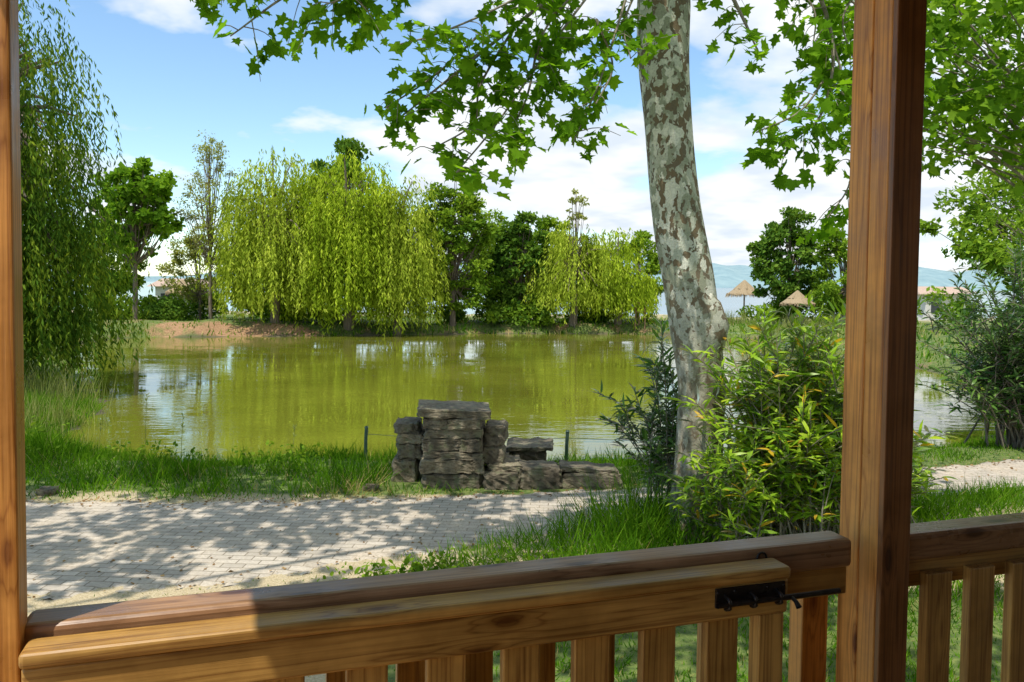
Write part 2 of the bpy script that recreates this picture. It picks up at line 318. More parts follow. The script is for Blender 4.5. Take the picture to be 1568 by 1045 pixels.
bt.inputs['Color1'].default_value=(.38,.335,.28,1); bt.inputs['Color2'].default_value=(.50,.445,.375,1); bt.inputs['Mortar'].default_value=(.22,.185,.14,1); l.new(mp.outputs[0],bt.inputs['Vector'])
n2=noise(nt,g.outputs['Position'],1.1,5,.65); n3=noise(nt,g.outputs['Position'],40,3,.7)
r=ramp(nt,[(0.46,(0,0,0)),(0.7,(1,1,1))]); l.new(n2.outputs['Fac'],r.inputs[0])
s_=ramp(nt,[(0.3,(.42,.34,.25)),(0.7,(.64,.54,.42))]); l.new(n3.outputs['Fac'],s_.inputs[0])
fc=N(nt,'ShaderNodeMath',operation='MULTIPLY'); fc.inputs[1].default_value=.75; l.new(r.outputs[0],fc.inputs[0])
c=mix(nt,fc.outputs[0],bt.outputs['Color'],s_.outputs[0]); r3=ramp(nt,[(0.3,(.8,.8,.8)),(0.7,(1.08,1.08,1.08))]); l.new(n3.outputs['Fac'],r3.inputs[0]); c=mix(nt,1.0,c.outputs[2],r3.outputs[0],'MULTIPLY')
p=N(nt,'ShaderNodeBsdfPrincipled'); p.inputs['Roughness'].default_value=.9; p.inputs['Specular IOR Level'].default_value=.2; l.new(c.outputs[2],p.inputs['Base Color'])
b=N(nt,'ShaderNodeBump'); b.inputs['Strength'].default_value=.5; b.inputs['Distance'].default_value=.006; b.invert=True; l.new(bt.outputs['Fac'],b.inputs['Height']); l.new(b.outputs[0],p.inputs['Normal']); out(nt,p.outputs[0])
mb.build('paved_path',[m])
def pathdist(x,y):
    yn=np.interp(x,B[:,0],B[:,1]); yfar=np.interp(x,A[:,0],A[:,1]); return yn,yfar

# ---------------------------------------------------------------- grass
BT=np.array([[-.5,0,0],[.5,0,0],[-.36,.5,.10],[.36,.5,.10],[0,1,.36]]); BTF=[np.array([[0,1,3,2]]),np.array([[2,3,4]])]
BT1=np.array([[-.5,0,0],[.5,0,0],[0,1,.25]]); BT1F=[np.array([[0,1,2]])]
def blades(mb,x,y,h,w,mi=0,lean=.35,T=(BT,BTF)):
    n=len(x); z=gz(x,y)-.01; d=np.stack([rng.normal(size=n)*lean,rng.normal(size=n)*lean,np.ones(n)],-1)
    th=rng.random(n)*2*math.pi; nr=np.stack([np.cos(th),np.sin(th),np.zeros(n)],-1)
    R=frames(d,nr); mb.tmpl(T[0],T[1],np.stack([x,y,z],-1),R,np.stack([w,h,h],-1),mi)
def patchy(x,y,f=1.0): return .5+.5*np.sin(x*2.1*f+1.3*np.sin(y*1.7*f))*np.sin(y*2.6*f+1.1*np.sin(x*1.9*f))
mb=MB(); n_=150000; x=rng.uniform(-12,12,n_); y=rng.uniform(8.9,19,n_); yn,yfr=pathdist(x,y); d=sdf(x,y); zz=gz(x,y)
ok=(y>yfr-.05+.12*rng.random(n_))&(d>-.25)&(d<5.5)&(zz>-.56); pat=patchy(x,y); ok&=rng.random(n_)<(.45+.55*pat)
ok&=~((x>-1.6)&(x<1.35)&(y>9.95)&(y<11.15))
x,y,pat=x[ok],y[ok],pat[ok]; nn=len(x); yn,yfr=pathdist(x,y); edge=sst(0,.5,y-yfr); ds=sdf(x,y)
pat3=patchy(x+3,y-2,2.3); lf=sst(-5.5,-7.5,x)
h=(.05+.26*edge*(.3+.7*pat*pat3*1.6))*rng.uniform(.5,1.4,nn)*np.where(y>12.2,.5+.5*lf,1.)*(1+.5*lf)+.20*np.exp(-((x+1.9)**2)/.3-((y-10.1)**2)/.3)
dry=rng.random(nn)<(.06+.6*np.exp(-((x+1.75)**2)/.2-((y-9.75)**2)/.08)+.3*(edge<.3))
blades(mb,x[~dry],y[~dry],h[~dry],np.full((~dry).sum(),.013),0,.45); blades(mb,x[dry],y[dry],h[dry]*.9,np.full(dry.sum(),.010),1,.6)
n_=90000; x=rng.uniform(-5.5,8,n_); y=rng.uniform(4.2,10.2,n_); yn,yfr=pathdist(x,y)
gfac=sst(-1.6,1.2,x); ok=(y<yn+.12*rng.random(n_))&(rng.random(n_)<(.3+.7*gfac)*(.35+.65*patchy(x,y,1.4)))
x,y=x[ok],y[ok]; nn=len(x); gfac=sst(-1.6,.6,x); pat=patchy(x,y,1.4)
cl=np.zeros(nn)
for cx,cy,s,a in ((1.45,8.0,.45,.42),(1.0,8.1,.5,.22),(.5,7.7,.4,.22),(2.6,7.8,.7,.25),(-.1,7.3,.35,.18),(3.6,8.8,.8,.25),(5.6,9.2,1.0,.22),(-.5,7.1,.3,.14),(.9,7.1,.3,.16)): cl+=a*np.exp(-((x-cx)**2+(y-cy)**2)/(2*s*s))
h=(.025+.07*gfac*pat+cl)*rng.uniform(.6,1.35,nn); dry=rng.random(nn)<(.62-.52*gfac)*(1-np.clip(cl*3,0,.8))
blades(mb,x[~dry],y[~dry],h[~dry],np.full((~dry).sum(),.011),0,.5); blades(mb,x[dry],y[dry],h[dry],np.full(dry.sum(),.009),1,.9)
mb.build('grass',[M_grass,M_grassdry])
mb=MB(); n_=60000; x=rng.uniform(-30,28,n_); y=rng.uniform(16,60,n_); d=sdf(x,y); soilm=(x<-12.5)&(x>-24)&(y>43)&(y<49)
ok=(d>-.15)&(rng.random(n_)<np.where(d<2.2,1,.35))&(rng.random(n_)<np.where(soilm,.5,1)); x,y,d=x[ok],y[ok],d[ok]; nn=len(x)
h=np.where(d<1.0,.28,.2)*rng.uniform(.5,1.5,nn)*(.5+patchy(x,y,.5)); dry=rng.random(nn)<.2; w_=.02+.0012*y
blades(mb,x[~dry],y[~dry],h[~dry],w_[~dry],0,.4,(BT1,BT1F)); blades(mb,x[dry],y[dry],h[dry],w_[dry],1,.4,(BT1,BT1F))
mb.build('bank_grass',[M_grass,M_grassdry])
mb=MB()
for cx,cy,s,k_,hh in ((17.2,46,1.3,600,1.0),(13.2,51.5,1.2,500,1.1),(19,41,1.2,300,.9),(-11,19.2,.6,260,1.1),(-8.9,14.6,.5,200,.8),(-9.6,16.5,.5,260,.9)):
    x=rng.normal(cx,s,k_); y=rng.normal(cy,s*.5,k_); blades(mb,x,y,rng.uniform(.5,1,k_)*hh,np.full(k_,.03 if cy>30 else .014),0,.15)
mb.build('reeds',[M_reed])
mb=MB()
for px,py,hh in ((-6.3,13.6,1.15),(-5.6,13.4,.95),(-3.6,13.0,.7),(-2.4,13.0,.6),(-7.2,13.8,.6)):
    z0=float(gz(px,py)[0]); s=[(px,py,z0),(px+.02,py,z0+hh*.5),(px+.05,py,z0+hh)]; tube(mb,s,[.006,.005,.003],0,5)
    k_=14; t=rng.uniform(.75,1.0,k_); pos=np.stack([px+.05*t,np.full(k_,py),z0+hh*t],-1); mb.tmpl(RH,RHF,pos,frames(rnd(k_)*.4+[0,0,1],rnd(k_)),np.stack([np.full(k_,.02),np.full(k_,.07),np.full(k_,.05)],-1),0)
mb.build('seed_stalks',[M_reed])

# ---------------------------------------------------------------- trees
def willow(name,bx,by,top,rx,ry,strands,mat,zmin=.2,step=.1,lw=.08,ll=.28,clusters=34,spread=.5,trunkr=.28,droop=1.0,flo=.55,elmin=-.45,lcmin=.5):
    z0=float(gz(bx,by)[0]); mb=MB(); cz=z0+(top-z0)*.55; rz=top-cz
    mb_t=[(bx,by,z0-.2),(bx+.1,by,z0+(top-z0)*.2),(bx-.1,by+.1,z0+(top-z0)*.38)]
    tube(mb,spline(mb_t,4),np.linspace(trunkr,trunkr*.75,9),1,9,.08)
    allp=[];alld=[]
    for c in range(clusters):
        th=rng.random()*2*math.pi; u=rng.random()**.6; el=rng.uniform(elmin,1.0); rr=math.sqrt(max(0,1-max(el,0)**2))*(.35+.65*u)
        rj=rng.uniform(.82,1.15)
        cc=np.array([bx+rx*.9*rj*rr*math.cos(th),by+ry*.9*rr*math.sin(th),cz+rz*.88*el*rng.uniform(.7,1.08)])
        mid=(np.array(mb_t[-1])+cc)/2+[0,0,rz*.25]
        tube(mb,spline([mb_t[-1],mid,cc],5),np.linspace(trunkr*.4,.02,11),1,5)
        ns=max(3,int(strands/clusters*rng.uniform(.4,1.6))); Lc=rng.uniform(lcmin,1.0)
        for s in range(ns):
            st=cc+rng.normal(size=3)*[spread,spread,spread*.35]
            outd=np.array([st[0]-bx,st[1]-by]); outd/=np.linalg.norm(outd)+1e-6
            bot=z0+zmin+rng.exponential(.6)+ (1-Lc)*3.0; L=max(.8,(st[2]-bot)*rng.uniform(flo,1.0)*droop)
            k_=int(L/step); t=(np.arange(k_)+rng.random(k_))*step; a=.5*rng.uniform(.4,1.4)
            hx=a*(1-np.exp(-t*1.6)); rise=.35*np.exp(-((t-.25)/.25)**2)*.5
            ph=rng.random()*6; sw=.05*np.sin(t*1.3+ph)
            pos=np.stack([st[0]+outd[0]*hx+sw,st[1]+outd[1]*hx+sw*.5,st[2]-t*(1-np.exp(-t*2.))+rise],-1)+rng.normal(size=(k_,3))*.04
            allp.append(pos); dv=np.stack([rng.normal(size=k_)*.45+outd[0]*.2,rng.normal(size=k_)*.45+outd[1]*.2,-np.ones(k_)],-1); alld.append(dv)
    pos=np.concatenate(allp); dv=np.concatenate(alld)
    g=gz(pos[:,0],pos[:,1]); ok=pos[:,2]>np.maximum(g,-.5)+ll*.75; pos,dv=pos[ok],dv[ok]; n=len(pos)
    s=rng.uniform(.7,1.3,n); mb.tmpl(RH,RHF,pos,frames(dv,rnd(n)),np.stack([lw*s,ll*s,ll*s],-1),0)
    return mb.build(name,[mat,M_bark],False)

def tree(name,bx,by,top,rx,ry,bottom,mat,leaves=14000,ls=.22,lw=.6,clumps=60,cs=.75,trunkr=.2,z0=None,bark=None,tm=(RH,RHF),lean=0,flat=.6):
    z0=float(gz(bx,by)[0]) if z0 is None else z0; mb=MB(); cz=(top+bottom)/2; rz=(top-bottom)/2
    tp=spline([(bx,by,z0-.2),(bx+lean*.4,by,z0+(cz-z0)*.5),(bx+lean,by,cz),(bx+lean,by,cz+rz*.7)],5)
    tube(mb,tp,np.linspace(trunkr,trunkr*.25,len(tp)),1,8,.06)
    P=[];per=max(4,int(leaves/clumps))
    for c in range(clumps):
        v=rng.normal(size=3); v/=np.linalg.norm(v); r=rng.uniform(.35,1.0)**.6
        bul=1-.25*abs(math.sin(3*math.atan2(v[1],v[0])+c))
        taper=1.0 if v[2]<0 else 1-.25*v[2]
        cc=np.array([bx+lean+rx*v[0]*r*bul*taper,by+ry*v[1]*r*bul*taper,cz+rz*v[2]*r*.95])
        j=tp[rng.integers(len(tp)//3,len(tp)-1)]
        if j[2]>cc[2]: j=tp[len(tp)//3]
        mid=(j+cc)/2+[0,0,-.1*rz+rng.normal()*.15]
        tube(mb,spline([j,mid,cc],4),np.linspace(max(.03,trunkr*.28),.012,9),1,5)
        k_=int(per*rng.uniform(.5,1.5)); e=rng.normal(size=(k_,3)); e/=np.linalg.norm(e,axis=1)[:,None]; e*=(rng.random((k_,1))**.45)
        P.append(cc+e*[cs,cs,cs*flat]*rng.uniform(.5,1.45))
    pos=np.concatenate(P); n=len(pos); outv=pos-[bx+lean,by,cz]; outv/=np.linalg.norm(outv,axis=1)[:,None]+1e-6
    nr=outv*.5+rnd(n)*.6+[0,0,.5]; dv=rnd(n)+outv*.6-[0,0,.3]; s=rng.uniform(.6,1.3,n)*ls
    mb.tmpl(tm[0],tm[1],pos,frames(dv,nr),np.stack([s*lw,s,s],-1),0)
    return mb.build(name,[mat,bark or M_bark],False)

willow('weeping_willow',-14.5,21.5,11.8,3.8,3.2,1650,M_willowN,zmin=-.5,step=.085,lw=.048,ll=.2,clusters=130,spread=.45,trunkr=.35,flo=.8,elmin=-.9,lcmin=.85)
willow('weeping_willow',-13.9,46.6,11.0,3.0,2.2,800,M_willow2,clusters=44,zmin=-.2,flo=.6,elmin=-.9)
willow('weeping_willow',-9.7,47.2,11.2,3.5,2.4,1000,M_willow,zmin=-.6,clusters=50,trunkr=.35,flo=.6)
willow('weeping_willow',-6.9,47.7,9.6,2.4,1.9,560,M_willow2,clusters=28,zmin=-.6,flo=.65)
willow('weeping_willow',3.9,51.2,7.2,2.7,2.0,620,M_willow2,clusters=36,zmin=-.2,flo=.65,elmin=-.8)
willow('weeping_willow',6.9,52.0,6.5,2.3,1.9,480,M_willow,clusters=26,zmin=-.2,flo=.65,elmin=-.8)
tree('plane_tree',-22.0,46.5,10.2,2.9,2.2,3.2,M_plane2,4600,.34,.9,80,.55,.17)
tree('poplar_tree',-18.0,47.5,12,2.1,1.7,2.5,M_sparse,4200,.16,.5,70,.5,.12)
tree('poplar_tree',-20,51,6.0,2.8,1.6,.6,M_sparse,5000,.2,.55,50,.6,.10)
tree('poplar_tree',-15.8,52,6.5,2.4,1.6,.6,M_broad,5500,.24,.6,50,.6,.10)
tree('broadleaf_tree',-25.6,50,7.0,2.8,1.8,.8,M_broad,6500,.28,.6,50,.7,.12)
tree('broadleaf_tree',-10.8,54,12.6,3.4,2.5,4,M_dark,9000,.3,.7,50,.8,.28)
tree('broadleaf_tree',-3.7,49.6,9.8,3.5,2.0,.5,M_broad,15000,.26,.6,120,.6,.2)
tree('broadleaf_tree',-1.6,54,8.0,2.4,2.0,1.5,M_broad,5000,.24,.6,60,.6,.2)
tree('broadleaf_tree',.5,52.0,7.5,2.5,2.0,.4,M_dark,11000,.29,.7,80,.52,.22)
tree('broadleaf_tree',2.3,56,7.6,2.6,2.0,.8,M_broad,7000,.28,.7,46,.7,.2)
tree('broadleaf_tree',8.6,54.5,6.6,2.2,2.0,.6,M_broad,8000,.25,.6,60,.5,.18)
tree('young_tree',4.0,50.8,9.0,.8,.7,6.0,M_sparse,500,.18,.6,16,.3,.05)
tree('broadleaf_tree',18.4,53,8.0,3.1,2.2,.7,M_dark,12000,.29,.7,90,.52,.2)
tree('broadleaf_tree',20.2,48.5,6.4,2.5,1.7,.4,M_broad,12000,.24,.6,70,.52,.15)
mb=MB(); cc=[]
for (x0,x1,yy,hh,k_) in ((-27,-20,49,1.5,22),(-15,-9,50,2.2,22),(-6,3,51.6,2.6,44),(3,10,54.5,2.2,30),(15.5,24,53,1.7,24),(-33,-24,38,2.4,30),(-2,2,50.9,1.2,18),(-23,-13,53,2.0,34),(21,40,44,2.2,40)):
    for _ in range(k_): cc.append((rng.uniform(x0,x1),yy+rng.normal()*.7,rng.uniform(.2,hh),rng.uniform(.5,.9)))
for a in cc:
    k_=140; e=rng.normal(size=(k_,3)); e/=np.linalg.norm(e,axis=1)[:,None]; e*=rng.random((k_,1))**.4; pos=np.array(a[:3])+e*a[3]*[1,1,.75]; pos=pos[pos[:,2]>0.05]
    n=len(pos); s=rng.uniform(.6,1.3,n)*.27; mb.tmpl(RH,RHF,pos,frames(rnd(n),rnd(n)+[0,0,.8]),np.stack([s*.6,s,s],-1),int(rng.random()<.4))
mb.build('shrubs',[M_broad,M_dark],False)
mb=MB()
for dx,dz,r in ((0,.8,.8),(.5,.6,.6),(-.6,.6,.6),(.1,.4,.8)):
    k_=800; e=rng.normal(size=(k_,3)); e/=np.linalg.norm(e,axis=1)[:,None]; e*=rng.random((k_,1))**.3; pos=np.array([-20.3+dx,46.6,dz+.1])+e*r
    s=rng.uniform(.6,1.3,k_)*.18; mb.tmpl(RH,RHF,pos,frames(rnd(k_),e+rnd(k_)*.4),np.stack([s*.6,s,s],-1),0)
mb.build('round_bush',[M_dark],False)

EL=math.radians(66); HZ=np.array([-.62,-.78]); HZ/=np.linalg.norm(HZ)
# main plane tree beside the path
mb=MB()
tp=spline([(1.93,8.2,-.15),(1.93,8.2,.35),(1.97,8.2,1.3),(1.89,8.2,2.2),(1.72,8.2,3.1),(1.56,8.2,4.3),(1.50,8.2,5.4),(1.45,8.1,6.8),(1.35,8.0,8.6),(1.1,8.0,10.2)],7)
rr=np.interp(tp[:,2],[-.15,.2,.8,1.6,2.1,2.6,3.0,4.2,5.4,7,10.2],[.35,.28,.235,.24,.262,.255,.25,.245,.262,.2,.07])
tube(mb,tp,rr,0,24,.06)
tube(mb,[(2.0,8.15,1.8),(2.06,8.05,2.0),(2.08,8.02,2.2),(2.02,8.02,2.4),(1.88,8.1,2.65)],[.03,.10,.12,.10,.02],0,12,.12)
tube(mb,[(1.55,8.15,3.3),(1.47,8.1,3.4),(1.42,8.1,3.52)],[.05,.03,.012],0,7)
def leaves_at(pts,dirs,size,mb_,T=(PL,PLF)):
    n=len(pts); 
    nr=rnd(n)*.5+[0,-.35,.85]; dv=dirs+rnd(n)*.45+[0,0,-.45]
    s=size*rng.uniform(.55,1.25,n); mb_.tmpl(T[0],T[1],pts,frames(dv,nr),np.stack([s,s,s],-1),1)
def leafy(pts,r0=.03,dens=10,tw=.42,size=.112,start=.15,hang=.4):
    c=spline(pts,8); L=np.concatenate([[0],np.cumsum(np.linalg.norm(np.diff(c,axis=0),axis=1))]); tube(mb,c,np.linspace(r0,.006,len(c)),2,6)
    tot=L[-1]
    for t in np.arange(tot*start,tot,1/dens):
        t=min(tot,t+rng.uniform(0,.1)); p=np.array([np.interp(t,L,c[:,i]) for i in range(3)])
        d=rng.normal(size=3); d[2]=d[2]*.5-hang; d/=np.linalg.norm(d); l_=tw*rng.uniform(.35,1.15)
        e=p+d*l_+[0,0,-.12*l_]; m_=(p+e)/2+[0,0,.05]
        s=spline([p,m_,e],3); tube(mb,s,np.linspace(.005,.002,len(s)),2,4)
        k_=max(3,int(l_*22)); tt=rng.uniform(.2,1.05,k_); q=p+(e-p)*tt[:,None]+rng.normal(size=(k_,3))*.05
        leaves_at(q,np.tile(d,(k_,1)),size,mb)
B_=[
 [(1.5,8,6.3),(.3,7.4,6.0),(-1,6.8,5.35),(-1.7,6.4,4.92),(-2.15,6.1,4.45)],
 [(-1.4,6.6,5.2),(-2.0,6.3,4.95),(-2.55,6.2,4.8)],
 [(-.5,6.9,5.6),(-1.1,6.6,5.05),(-1.5,6.3,4.75)],
 [(1.5,8,6),(.8,7.5,5.6),(0,7.2,4.9),(-.6,7,4.35),(-1.0,6.9,4.0)],
 [(0,7.2,4.9),(-.3,7.1,4.35),(-.35,7,4.0),(-.7,6.9,3.75)],
 [(-.3,7.1,4.8),(-.7,7.0,4.4),(-1.1,6.9,4.1)],
 [(.8,7.3,5.4),(.3,7,4.65),(-.15,6.8,3.95),(-.5,6.7,3.5)],
 [(.2,7.1,4.7),(.1,7.0,4.2),(-.1,6.9,3.8)],
 [(1,7.2,5.2),(.75,7,4.4),(.5,6.9,3.8)],
 [(.7,7.0,4.9),(.85,7.0,4.5),(.7,6.9,4.15)],
 [(.6,7.0,5.5),(0,6.8,5.0),(-.6,6.6,4.65),(-1.0,6.5,4.5)],
 [(.9,7.2,5.5),(.4,7.0,5.0),(.2,6.9,4.6),(.35,6.9,4.3)],
 [(1.2,7.5,5.5),(1.0,7.4,5.0),(1.05,7.3,4.65)],
 [(1.6,8.0,6),(2.6,7.6,5.6),(2.9,7.4,4.9),(2.8,7.3,4.2),(2.5,7.3,3.9)],
 [(2.9,7.4,4.9),(3.1,7.4,4.2),(3.15,7.5,3.6),(2.95,7.5,3.25)],
 [(2.9,7.4,4.6),(2.6,7.3,4.2),(2.2,7.3,4.0)],
 [(3.0,7.4,4.4),(3.3,7.4,4.0),(3.2,7.4,3.5)],
 [(1.8,7.8,5.9),(2.1,7.6,5.2),(2.3,7.5,4.7)],
 [(2.7,7.6,5.6),(3.3,7.5,5.1),(3.6,7.5,4.6),(3.5,7.5,4.1)],
 [(2.2,7.6,5.7),(2.7,7.4,5.2),(2.7,7.3,4.75)],
 [(3.2,7.6,5.4),(3.0,7.4,5.0),(3.2,7.4,4.5)],
]
for b_ in B_: leafy(b_,.03 if b_[0][2]>5.8 else .012)
for ex,ey,ez in ((-8,5,8.2),(-6,3.4,7.6),(-4.5,7.5,8.4),(-2,5,7.8),(-7.5,8,8.6),(1,4,7.6),(4.5,7,8),(-1.5,9,8.8),(3,10,9),(-3.5,2.8,7.2)):
    tube(mb,spline([(1.4,8.0,6.4+.3*rng.random()),(1.4+(ex-1.4)*.4,8+(ey-8)*.4,7.6),(ex,ey,ez)],6),np.linspace(.11,.02,13),0,7)
cn=0; tries=0
while cn<230 and tries<6000:
    tries+=1
    x=rng.uniform(-9.5,3.5); y=rng.uniform(2.4,10); lo=3.8+.37*y; z=rng.uniform(lo,8.6)
    if patchy(np.array(x),np.array(y),.45)<.12: continue
    kk=(z-1.3)/math.tan(EL); sxp,syp=x-HZ[0]*kk,y-HZ[1]*kk     # where this clump's shade falls
    if (sxp-2.9)**2+(syp-7.8)**2<1.2**2: continue
    kk=z/math.tan(EL); sxp,syp=x-HZ[0]*kk,y-HZ[1]*kk
    if sxp<-1.5 and syp<6.7: continue
    if (sxp+2.6)**2+(syp-7.2)**2<.75**2: continue
    if -1<sxp<1.6 and syp<7.9 and rng.random()<.35: continue
    if patchy(np.array(sxp*1.0),np.array(syp*1.6),1.1)<.28: continue
    cn+=1; k_=int(rng.uniform(26,52)); q=np.array([x,y,z])+rng.normal(size=(k_,3))*[.30,.24,.16]; q=q[q[:,2]>3.3+.37*q[:,1]]
    leaves_at(q,rnd(len(q)),.18,mb,(PS,PSF))
mb.build('plane_tree',[M_pbark,M_plane,M_twig],True)

def crown_tree(name,bx,by,top,bottom,rx,ry,n_cl,leaves,size,trunkr):
    mb=MB(); tp=spline([(bx,by,-.2),(bx-.2,by,2),(bx-.1,by,4.5),(bx,by,top-1)],6); tube(mb,tp,np.linspace(trunkr,trunkr*.3,len(tp)),0,14,.05)
    cz=(top+bottom)/2; rz=(top-bottom)/2
    for c in range(n_cl):
        v=rng.normal(size=3); v/=np.linalg.norm(v); r=rng.uniform(.3,1)**.5; cc=np.array([bx+rx*v[0]*r,by+ry*v[1]*r,cz+rz*v[2]*r])
        j=tp[rng.integers(8,len(tp)-2)]; mid=(j+cc)/2+[0,0,.2]; tube(mb,spline([j,mid,cc],5),np.linspace(.05,.01,11),2,5)
        k_=int(leaves/n_cl*rng.uniform(.5,1.5)); q=cc+rng.normal(size=(k_,3))*[.5,.5,.26]
        nn=len(q); s=size*rng.uniform(.6,1.2,nn); mb.tmpl(PS,PSF,q,frames(rnd(nn)*.6+[0,0,-.4],rnd(nn)*.5+[0,-.2,.9]),np.stack([s,s,s],-1),1)
    return mb.build(name,[M_pbark,M_plane2,M_twig],True)
crown_tree('plane_tree',12.6,15.5,11.5,3.9,6.0,4.5,190,14000,.19,.3)
tree('pine_tree',19.5,27,8.6,4.6,3,2.0,M_broad,10000,.22,.3,100,.8,.2,bark=M_twig)
tree('broadleaf_tree',30,45,11.5,7,5,1.2,M_broad,11000,.36,.6,90,1.2,.3)
tree('broadleaf_tree',-36,42,9,6,5,1.0,M_dark,6000,.4,.6,60,1.2,.3)

def oleander(name,stems,leafm,ls=.15,lw=.022,step=.035,bark=None):
    mb=MB()
    for (a,b,c,r) in stems:
        s=spline([a,b,c],8); L=np.concatenate([[0],np.cumsum(np.linalg.norm(np.diff(s,axis=0),axis=1))]); tube(mb,s,np.linspace(r,.004,len(s)),1,6)
        tot=L[-1]; t=np.arange(tot*rng.uniform(.25,.45),tot,step); t=np.repeat(t,2); k_=len(t)
        p=np.stack([np.interp(t,L,s[:,i]) for i in range(3)],-1); T=(s[-1]-s[-4]); T/=np.linalg.norm(T)
        th=rng.random(k_)*2*math.pi; o_=np.stack([np.cos(th),np.sin(th),rng.normal(size=k_)*.3],-1); up=rng.uniform(.2,1.5,k_)[:,None]*(t/tot)[:,None]
        dv=o_+T*up; sca=ls*rng.uniform(.65,1.2,k_); nr=rnd(k_)*.4+[0,0,1]
        mb.tmpl(LN,LNF,p,frames(dv,nr),np.stack([np.full(k_,lw)*rng.uniform(.8,1.2,k_),sca,sca],-1),0)
    return mb.build(name,[leafm,bark or M_twig],True)
def stems(cx,cy,n,hx,hy,h0,h1,r=.012,spread0=.25,split=2):
    S=[]
    for i in range(n):
        z0=float(gz(cx,cy)[0]); a=np.array([cx+rng.normal()*spread0,cy+rng.normal()*spread0,z0-.05])
        th=rng.random()*2*math.pi; q=rng.random()**.5; H=rng.uniform(h0,h1)*(1-.25*q**2)
        c=np.array([cx+math.cos(th)*hx*q,cy+math.sin(th)*hy*q,z0+H]); b=(a+c)/2+[0,0,H*.08]
        b[:2]=a[:2]+(c[:2]-a[:2])*.35; S.append((a,b,c,r))
        for _ in range(split):
            t=rng.uniform(.3,.85); st=a+(c-a)*t; e=st+np.array([rng.normal()*.28,rng.normal()*.25,rng.uniform(.15,.5)]); S.append((st,(st+e)/2+[0,0,.05],e,r*.5))
    return S
oleander('oleander_bush',stems(2.82,7.75,125,1.0,.6,.8,2.55,split=3),M_olean,.19,.031,.047)
oleander('oleander_bush',stems(2.15,7.45,16,.5,.25,.4,1.3,spread0=.12),M_olean,.17,.028)
oleander('oleander_bush',stems(1.75,8.8,22,.62,.3,1.2,2.3,spread0=.15),M_oleanD,.18,.028)
oleander('oleander_bush',stems(3.9,8.4,26,.6,.5,.5,1.3),M_olean,.17,.028)
oleander('oleander_shrub',stems(8.5,13.2,84,1.8,1.2,1.2,3.6,.022,.22,3),M_oleanD,.22,.036,.05,M_bark)

mb=MB()
for cx,cy,k_ in ((-.9,6.75,160),(-.6,6.95,140),(-1.2,6.7,90),(-.2,7.1,90),(-8.5,12.5,300),(-9,13.5,300),(-7.5,11.2,250),(-8.2,11.8,250),(.4,7.3,80),(-3.2,11,160),(-5,11.6,160)):
    big=cx<-2; p=np.stack([rng.normal(cx,.45 if big else .2,k_),rng.normal(cy,.3 if big else .12,k_),rng.uniform(.02,(.5 if cx<-6 else .3) if big else .16,k_)],-1); p[:,2]+=gz(p[:,0],p[:,1]); s=rng.uniform(.04,.08,k_)*(1.3 if big else 1)
    mb.tmpl(LN,LNF,p,frames(rnd(k_)+[0,0,.4],rnd(k_)*.5+[0,0,1]),np.stack([s*.5,s,s],-1),0)
mb.build('weeds',[M_broad])
mb=MB(); k_=1300; x=rng.uniform(-6,8,k_); yn,yfr=pathdist(x,x); y=np.where(rng.random(k_)<.6,yfr-np.abs(rng.normal(size=k_))*.15,yn+rng.random(k_)*2.6*rng.random(k_)); s=rng.uniform(.02,.055,k_)
mb.tmpl(RH,RHF,np.stack([x,y,gz(x,y)+.02],-1),frames(rnd(k_)*[1,1,.15],rnd(k_)*.3+[0,0,1]),np.stack([s*.7,s,s],-1),0)
mb.build('leaf_litter',[leafmat('dry_litter',(.12,.07,.03),(.25,.15,.07),(.4,.28,.13),.1,0,3)])

# ---------------------------------------------------------------- stones
def stonemat():
    m,nt,n,l=newmat('rough_stone'); tc=N(nt,'ShaderNodeTexCoord'); g=N(nt,'ShaderNodeNewGeometry'); P=tc.outputs['Object']
    a=noise(nt,P,3.5,4,.6); r=ramp(nt,[(0.3,(.10,.085,.06)),(0.5,(.19,.165,.12)),(0.7,(.31,.275,.21))]); l.new(a.outputs['Fac'],r.inputs[0])
    mr=ramp(nt,[(0,(.65,.62,.58)),(1,(1.25,1.2,1.1))]); l.new(g.outputs['Random Per Island'],mr.inputs[0]); c=mix(nt,1.0,r.outputs[0],mr.outputs[0],'MULTIPLY')
    ms_=mapping(nt,P,(1,1,1.6)); b2=noise(nt,ms_.outputs[0],15,7,.68); r2=ramp(nt,[(0.36,(.4,.38,.35)),(0.52,(.95,.95,.95)),(0.7,(1.25,1.25,1.25))]); l.new(b2.outputs['Fac'],r2.inputs[0]); c=mix(nt,.9,c.outputs[2],r2.outputs[0],'MULTIPLY')
    li=noise(nt,P,7,5,.7); r3=ramp(nt,[(0.52,(0,0,0)),(0.62,(.65,.65,.65))]); l.new(li.outputs['Fac'],r3.inputs[0]); c=mix(nt,r3.outputs[0],c.outputs[2],(.13,.145,.07))
    p=N(nt,'ShaderNodeBsdfPrincipled'); p.inputs['Roughness'].default_value=.9; l.new(c.outputs[2],p.inputs['Base Color'])
    b=N(nt,'ShaderNodeBump'); b.inputs['Strength'].default_value=1; b.inputs['Distance'].default_value=.03; l.new(b2.outputs['Fac'],b.inputs['Height']); l.new(b.outputs[0],p.inputs['Normal']); out(nt,p.outputs[0]); return m
